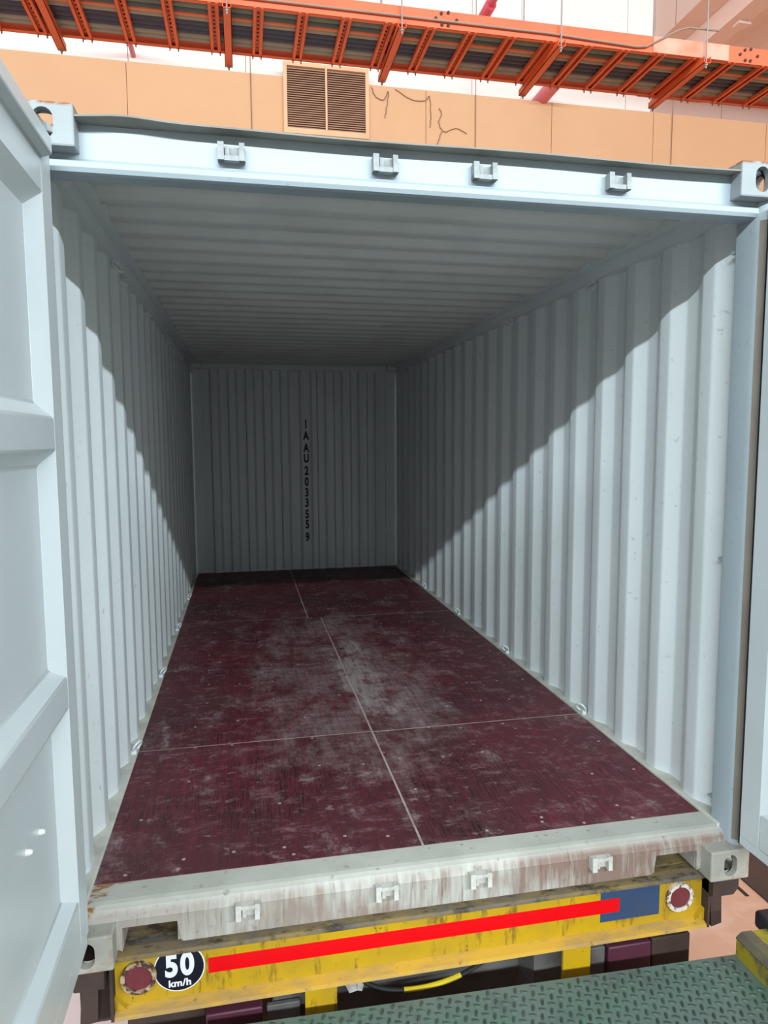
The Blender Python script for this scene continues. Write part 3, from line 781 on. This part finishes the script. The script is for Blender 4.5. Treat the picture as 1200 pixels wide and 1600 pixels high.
for s in (-1, 1):
    bq = bx + (0.02 if s > 0 else 0.0)
    e0 = sorted((s * bq, s * (bq + 0.010)))
    obj('bumper_end_plate', MB().box(e0[0], e0[1], YF + 0.002, YW + 0.02, -0.226, -0.006), M['chassis'], T)
    # gusset inside the channel end
    obj('bumper_gusset', MB().prism([(s * (bq - 0.035), -0.204), (s * bq, -0.204), (s * bq, -0.160)], 'y', YW - 0.02, YW), M['yellow'], T)
    # deck bolster seen through the fork notch
    x0, x1 = sorted((s * 0.80, s * 1.07))
    obj('bolster_plate', MB().prism([(YW + 0.008, -0.018), (YW + 0.05, -0.004), (0.34, -0.002), (0.34, -0.06), (YW + 0.008, -0.06)], 'x', x0, x1), M['flange'], T)
    # twistlock housing below the casting
    x0, x1 = sorted((s * 1.095, s * 1.205))
    th = obj('twistlock', MB().prism([(x0, -0.002), (x1, -0.002), (x1, -0.060), (x1 - 0.02 * (s > 0), -0.085), (x0 + 0.02 * (s < 0), -0.085), (x0, -0.060)], 'y', 0.035, 0.150), M['chassis'], T)
    xa, xb_ = sorted((s * 1.125, s * 1.175))
    obj('lock_handle', MB().prism([(xa, -0.085), (xb_, -0.085), (xb_ + 0.006 * s, -0.24), (xa + 0.012 * s, -0.25)], 'y', 0.09, 0.12), M['chassis'], th)
    # outrigger behind the bumper end
    x0, x1 = sorted((s * 0.55, s * 1.20))
    obj('outrigger_beam', MB().box(x0, x1, 0.16, 0.34, -0.30, -0.065), M['chassis'], T)
    # main rails
    x0, x1 = sorted((s * 0.42, s * 0.56))
    obj('main_rail', MB().box(x0, x1, 0.145, 6.2, -0.46, -0.065), M['greysteel'], T)
    obj('end_bolster', MB().box(*sorted((s * 0.1, s * 1.2)), 5.88, 6.02, -0.2, -0.002), M['chassis'], T)
    obj('rail_packer', MB().box(x0, x1, 1.2, 5.6, -0.065, -0.002), M['chassis'], T)
    # yellow drop brackets under the bumper
    xc = -0.40 if s < 0 else 0.555
    obj('drop_bracket', MB().box(xc - 0.055, xc + 0.055, 0.066, 0.078, -0.60, -0.224), M['yellow'], T)
    # wheels
    for wy in (1.35, 2.55):
        m = MB(); R = 0.50
        pr = [(0.60, 0.26), (0.60, 0.46), (0.63, 0.495), (0.70, 0.50), (0.78, 0.50), (0.85, 0.495), (0.88, 0.46), (0.88, 0.26)]
        n = 28; vv = []; ff = []
        for i in range(n):
            a = 2 * PI * i / n
            vv += [(s * px_, wy + r * math.sin(a), GZ + R + r * math.cos(a)) for px_, r in pr]
        q = len(pr)
        for i in range(n):
            j = (i + 1) % n
            for k in range(q): ff.append((i * q + k, i * q + (k + 1) % q, j * q + (k + 1) % q, j * q + k))
        m.add(vv, ff); m.sm = True
        wo = obj('wheel', m, M['tyre'], T)
        mh = MB(); n = 20
        c0, c1 = sorted((s * 0.66, s * 0.82)); mh.prism([(wy + 0.262 * math.sin(2 * PI * i / n), GZ + R + 0.262 * math.cos(2 * PI * i / n)) for i in range(n)], 'x', c0, c1)
        obj('hub', mh, M['greysteel'], wo)
for wy in (1.35, 2.55):
    obj('axle', MB().tube([(-0.7, wy, GZ + 0.5), (0.7, wy, GZ + 0.5)], 0.06, 12), M['chassis'], T)
    obj('axle_hanger', MB().box(-0.52, -0.46, wy - 0.05, wy + 0.05, GZ + 0.5, -0.44).box(0.46, 0.52, wy - 0.05, wy + 0.05, GZ + 0.5, -0.44), M['chassis'], T)
for s in (-1, 1):
    obj('mud_guard', MB().box(*sorted((s * 0.80, s * 1.06)), 0.20, 0.22, -0.80, -0.30), M['chassis'], T)
obj('cross_member', MB().box(-0.42, 0.42, 0.30, 0.34, -0.60, -0.07), M['greysteel'], T)
# coloured plates under the bumper
obj('tail_light_box', MB().box(-0.79, -0.60, 0.10, 0.20, -0.46, -0.29), M['maroon'], T, 0.006)
obj('number_plate_back', MB().box(-0.585, -0.47, 0.11, 0.13, -0.50, -0.30), M['greysteel'], T, 0.004)
obj('tail_light_box', MB().box(0.705, 0.885, 0.10, 0.20, -0.44, -0.28), M['maroon'], T, 0.006)
obj('light_bracket', MB().box(0.895, 1.06, 0.11, 0.16, -0.44, -0.28), M['chassis'], T, 0.004)
obj('number_plate_back', MB().box(0.635, 0.695, 0.11, 0.13, -0.44, -0.28), M['greysteel'], T, 0.003)
# red tape, blue patch
def web_strip(name, x0, x1, z0, z1, mat, t=0.0012, skew=0.0):
    return obj(name, MB().prism([(x0, z0), (x1, z0 + skew), (x1, z1), (x0, z1)], 'y', YW - t, YW - 0.0001), mat, T)
web_strip('blue_patch', 0.665, 0.912, -0.170, -0.050, M['blue'], 0.0008)
web_strip('reflective_tape', -0.776, 0.743, -0.134, -0.080, M['red_tape'], 0.002)
# round lamps
def lamp(x, z, ring):
    o = obj('round_reflector', MB().disc_y(x, z, YW - 0.010, YW - 0.0005, 0.042), M['red_lens'], T, 0.003)
    obj('reflector_ring', MB().ring_y(x, z, YW - 0.014, YW - 0.0005, 0.043, 0.057), ring, o)
lamp(-1.000, -0.108, M['rust_ring']); lamp(0.994, -0.108, M['white_ring'])
# speed sticker
sk = obj('speed_sticker', MB().disc_y(-0.870, -0.100, YW - 0.0012, YW - 0.0002, 0.083, 0.083, 56), M['white_vinyl'], T)
obj('sticker_face', MB().disc_y(-0.870, -0.100, YW - 0.0022, YW - 0.0010, 0.079, 0.079, 56), M['black_vinyl'], sk)
me = text_mesh('50', 0.108, 0.0046, 0.0004, 0.80, 1.18); me.materials.append(M['white_vinyl'])
put('lettering', me, None, sk, Vector((-0.870, YW - 0.0028, -0.091)) - world_loc(sk))
me = text_mesh('km/h', 0.034, 0.0010, 0.0004, 1.05, 1.04); me.materials.append(M['white_vinyl'])
put('lettering', me, None, sk, Vector((-0.870, YW - 0.0028, -0.153)) - world_loc(sk))
# hanging cable below the bumper
def bez(pts, n=24):
    out = []
    for i in range(n + 1):
        t = i / n; p = [Vector(q) for q in pts]
        while len(p) > 1: p = [a * (1 - t) + b * t for a, b in zip(p, p[1:])]
        out.append(tuple(p[0]))
    return out
bp_ = bez([(-0.26, 0.13, -0.26), (-0.16, 0.12, -0.37), (0.10, 0.11, -0.345), (0.25, 0.13, -0.25)])
cb = obj('hanging_cable', MB().tube(bp_, 0.008, 8), M['cable_black'], T)
obj('cable_sleeve', MB().tube(bp_[9:19], 0.0092, 8), M['cable_yellow'], cb)
tag(obj('crumpled_paper', MB().add([(-0.255 + 0.05 * math.cos(a) * (0.7 + 0.3 * math.sin(a * 5)), 0.245 + 0.02 * math.sin(a * 3), -0.385 + 0.035 * math.sin(a) * (0.8 + 0.3 * math.cos(a * 3))) for a in [2 * PI * i / 12 for i in range(12)]] + [(-0.25, 0.21, -0.38), (-0.25, 0.275, -0.38)], [(i, (i + 1) % 12, 12) for i in range(12)] + [((i + 1) % 12, i, 13) for i in range(12)]), M['paper']), 'crumpled white paper scrap stuck below the yellow bumper', 'paper')

# ================================================================== LOADING PLATFORM
P = empty('loading_platform', (0.2, -1.2, GZ)); tag(P, 'green diamond-plate loading platform in front of the trailer', 'loading platform')
PZ = -0.20
# the plate edge runs very slightly askew to the trailer
def edge_y(x): return -0.083 - 0.030 * (x - 0.0)
obj('deck_plate', MB().prism([(-1.15, edge_y(-1.15)), (1.32, edge_y(1.32)), (1.32, -3.2), (-1.15, -3.2)], 'z', PZ - 0.012, PZ), M['deck'], P)
obj('deck_edge', MB().prism([(-1.15, edge_y(-1.15)), (1.06, edge_y(1.06)), (1.06, edge_y(1.06) - 0.008), (-1.15, edge_y(-1.15) - 0.008)], 'z', PZ - 0.05, PZ - 0.0005), M['kerb_edge'], P)
obj('support_body', MB().box(-1.10, 1.28, -3.1, -0.30, GZ, PZ - 0.013), M['dock'], P)
# raised lozenges
m = MB(); pit = 0.030; rot = math.radians(-24)
def lozenge(m, cx, cy, ang, L=0.0142, w=0.0058, h=0.0048):
    ca, sa = math.cos(ang), math.sin(ang); N = 8
    base = []; top = []
    for i in range(N):
        t = 2 * PI * i / N
        u = L * math.cos(t); v = w * math.sin(t)
        base.append((cx + u * ca - v * sa, cy + u * sa + v * ca, PZ - 0.0005))
        top.append((cx + 0.75 * u * ca - 0.55 * v * sa, cy + 0.75 * u * sa + 0.55 * v * ca, PZ + h))
    m.add(base + top, [(i, (i + 1) % N, N + (i + 1) % N, N + i) for i in range(N)] + [tuple(range(N, 2 * N))])
for i in range(-70, 71):
    for j in range(-70, 71):
        u, v = i * pit, j * pit
        cx = u * math.cos(rot) - v * math.sin(rot); cy = -0.5 + u * math.sin(rot) + v * math.cos(rot)
        if cy > edge_y(cx) - 0.014 or cx > 1.06 or cx < -1.13 or cy < -1.3: continue
        lozenge(m, cx, cy, rot + (PI / 2 if (i + j) % 2 else 0))
m.sm = True
o = obj('tread_pattern', m, M['tread'], P); o['kind'] = 'stuff'
# yellow kerb on the right edge with a rubber block
ky = edge_y(1.1)
kb = obj('side_kerb', MB().prism([(1.078, PZ), (1.078, PZ + 0.068), (1.098, PZ + 0.085), (1.30, PZ + 0.085), (1.30, PZ)], 'y', -2.6, ky - 0.004), M['kerb'], P)
obj('kerb_edge', MB().prism([(1.0765, PZ + 0.066), (1.0765, PZ + 0.070), (1.097, PZ + 0.0868), (1.14, PZ + 0.0868), (1.14, PZ + 0.084), (1.099, PZ + 0.084), (1.0795, PZ + 0.066)], 'y', -2.6, ky - 0.003), M['kerb_edge'], kb)
obj('rubber_block', MB().box(1.20, 1.30, ky - 0.05, ky + 0.06, PZ + 0.05, PZ + 0.115), M['rubber'], P, 0.012)
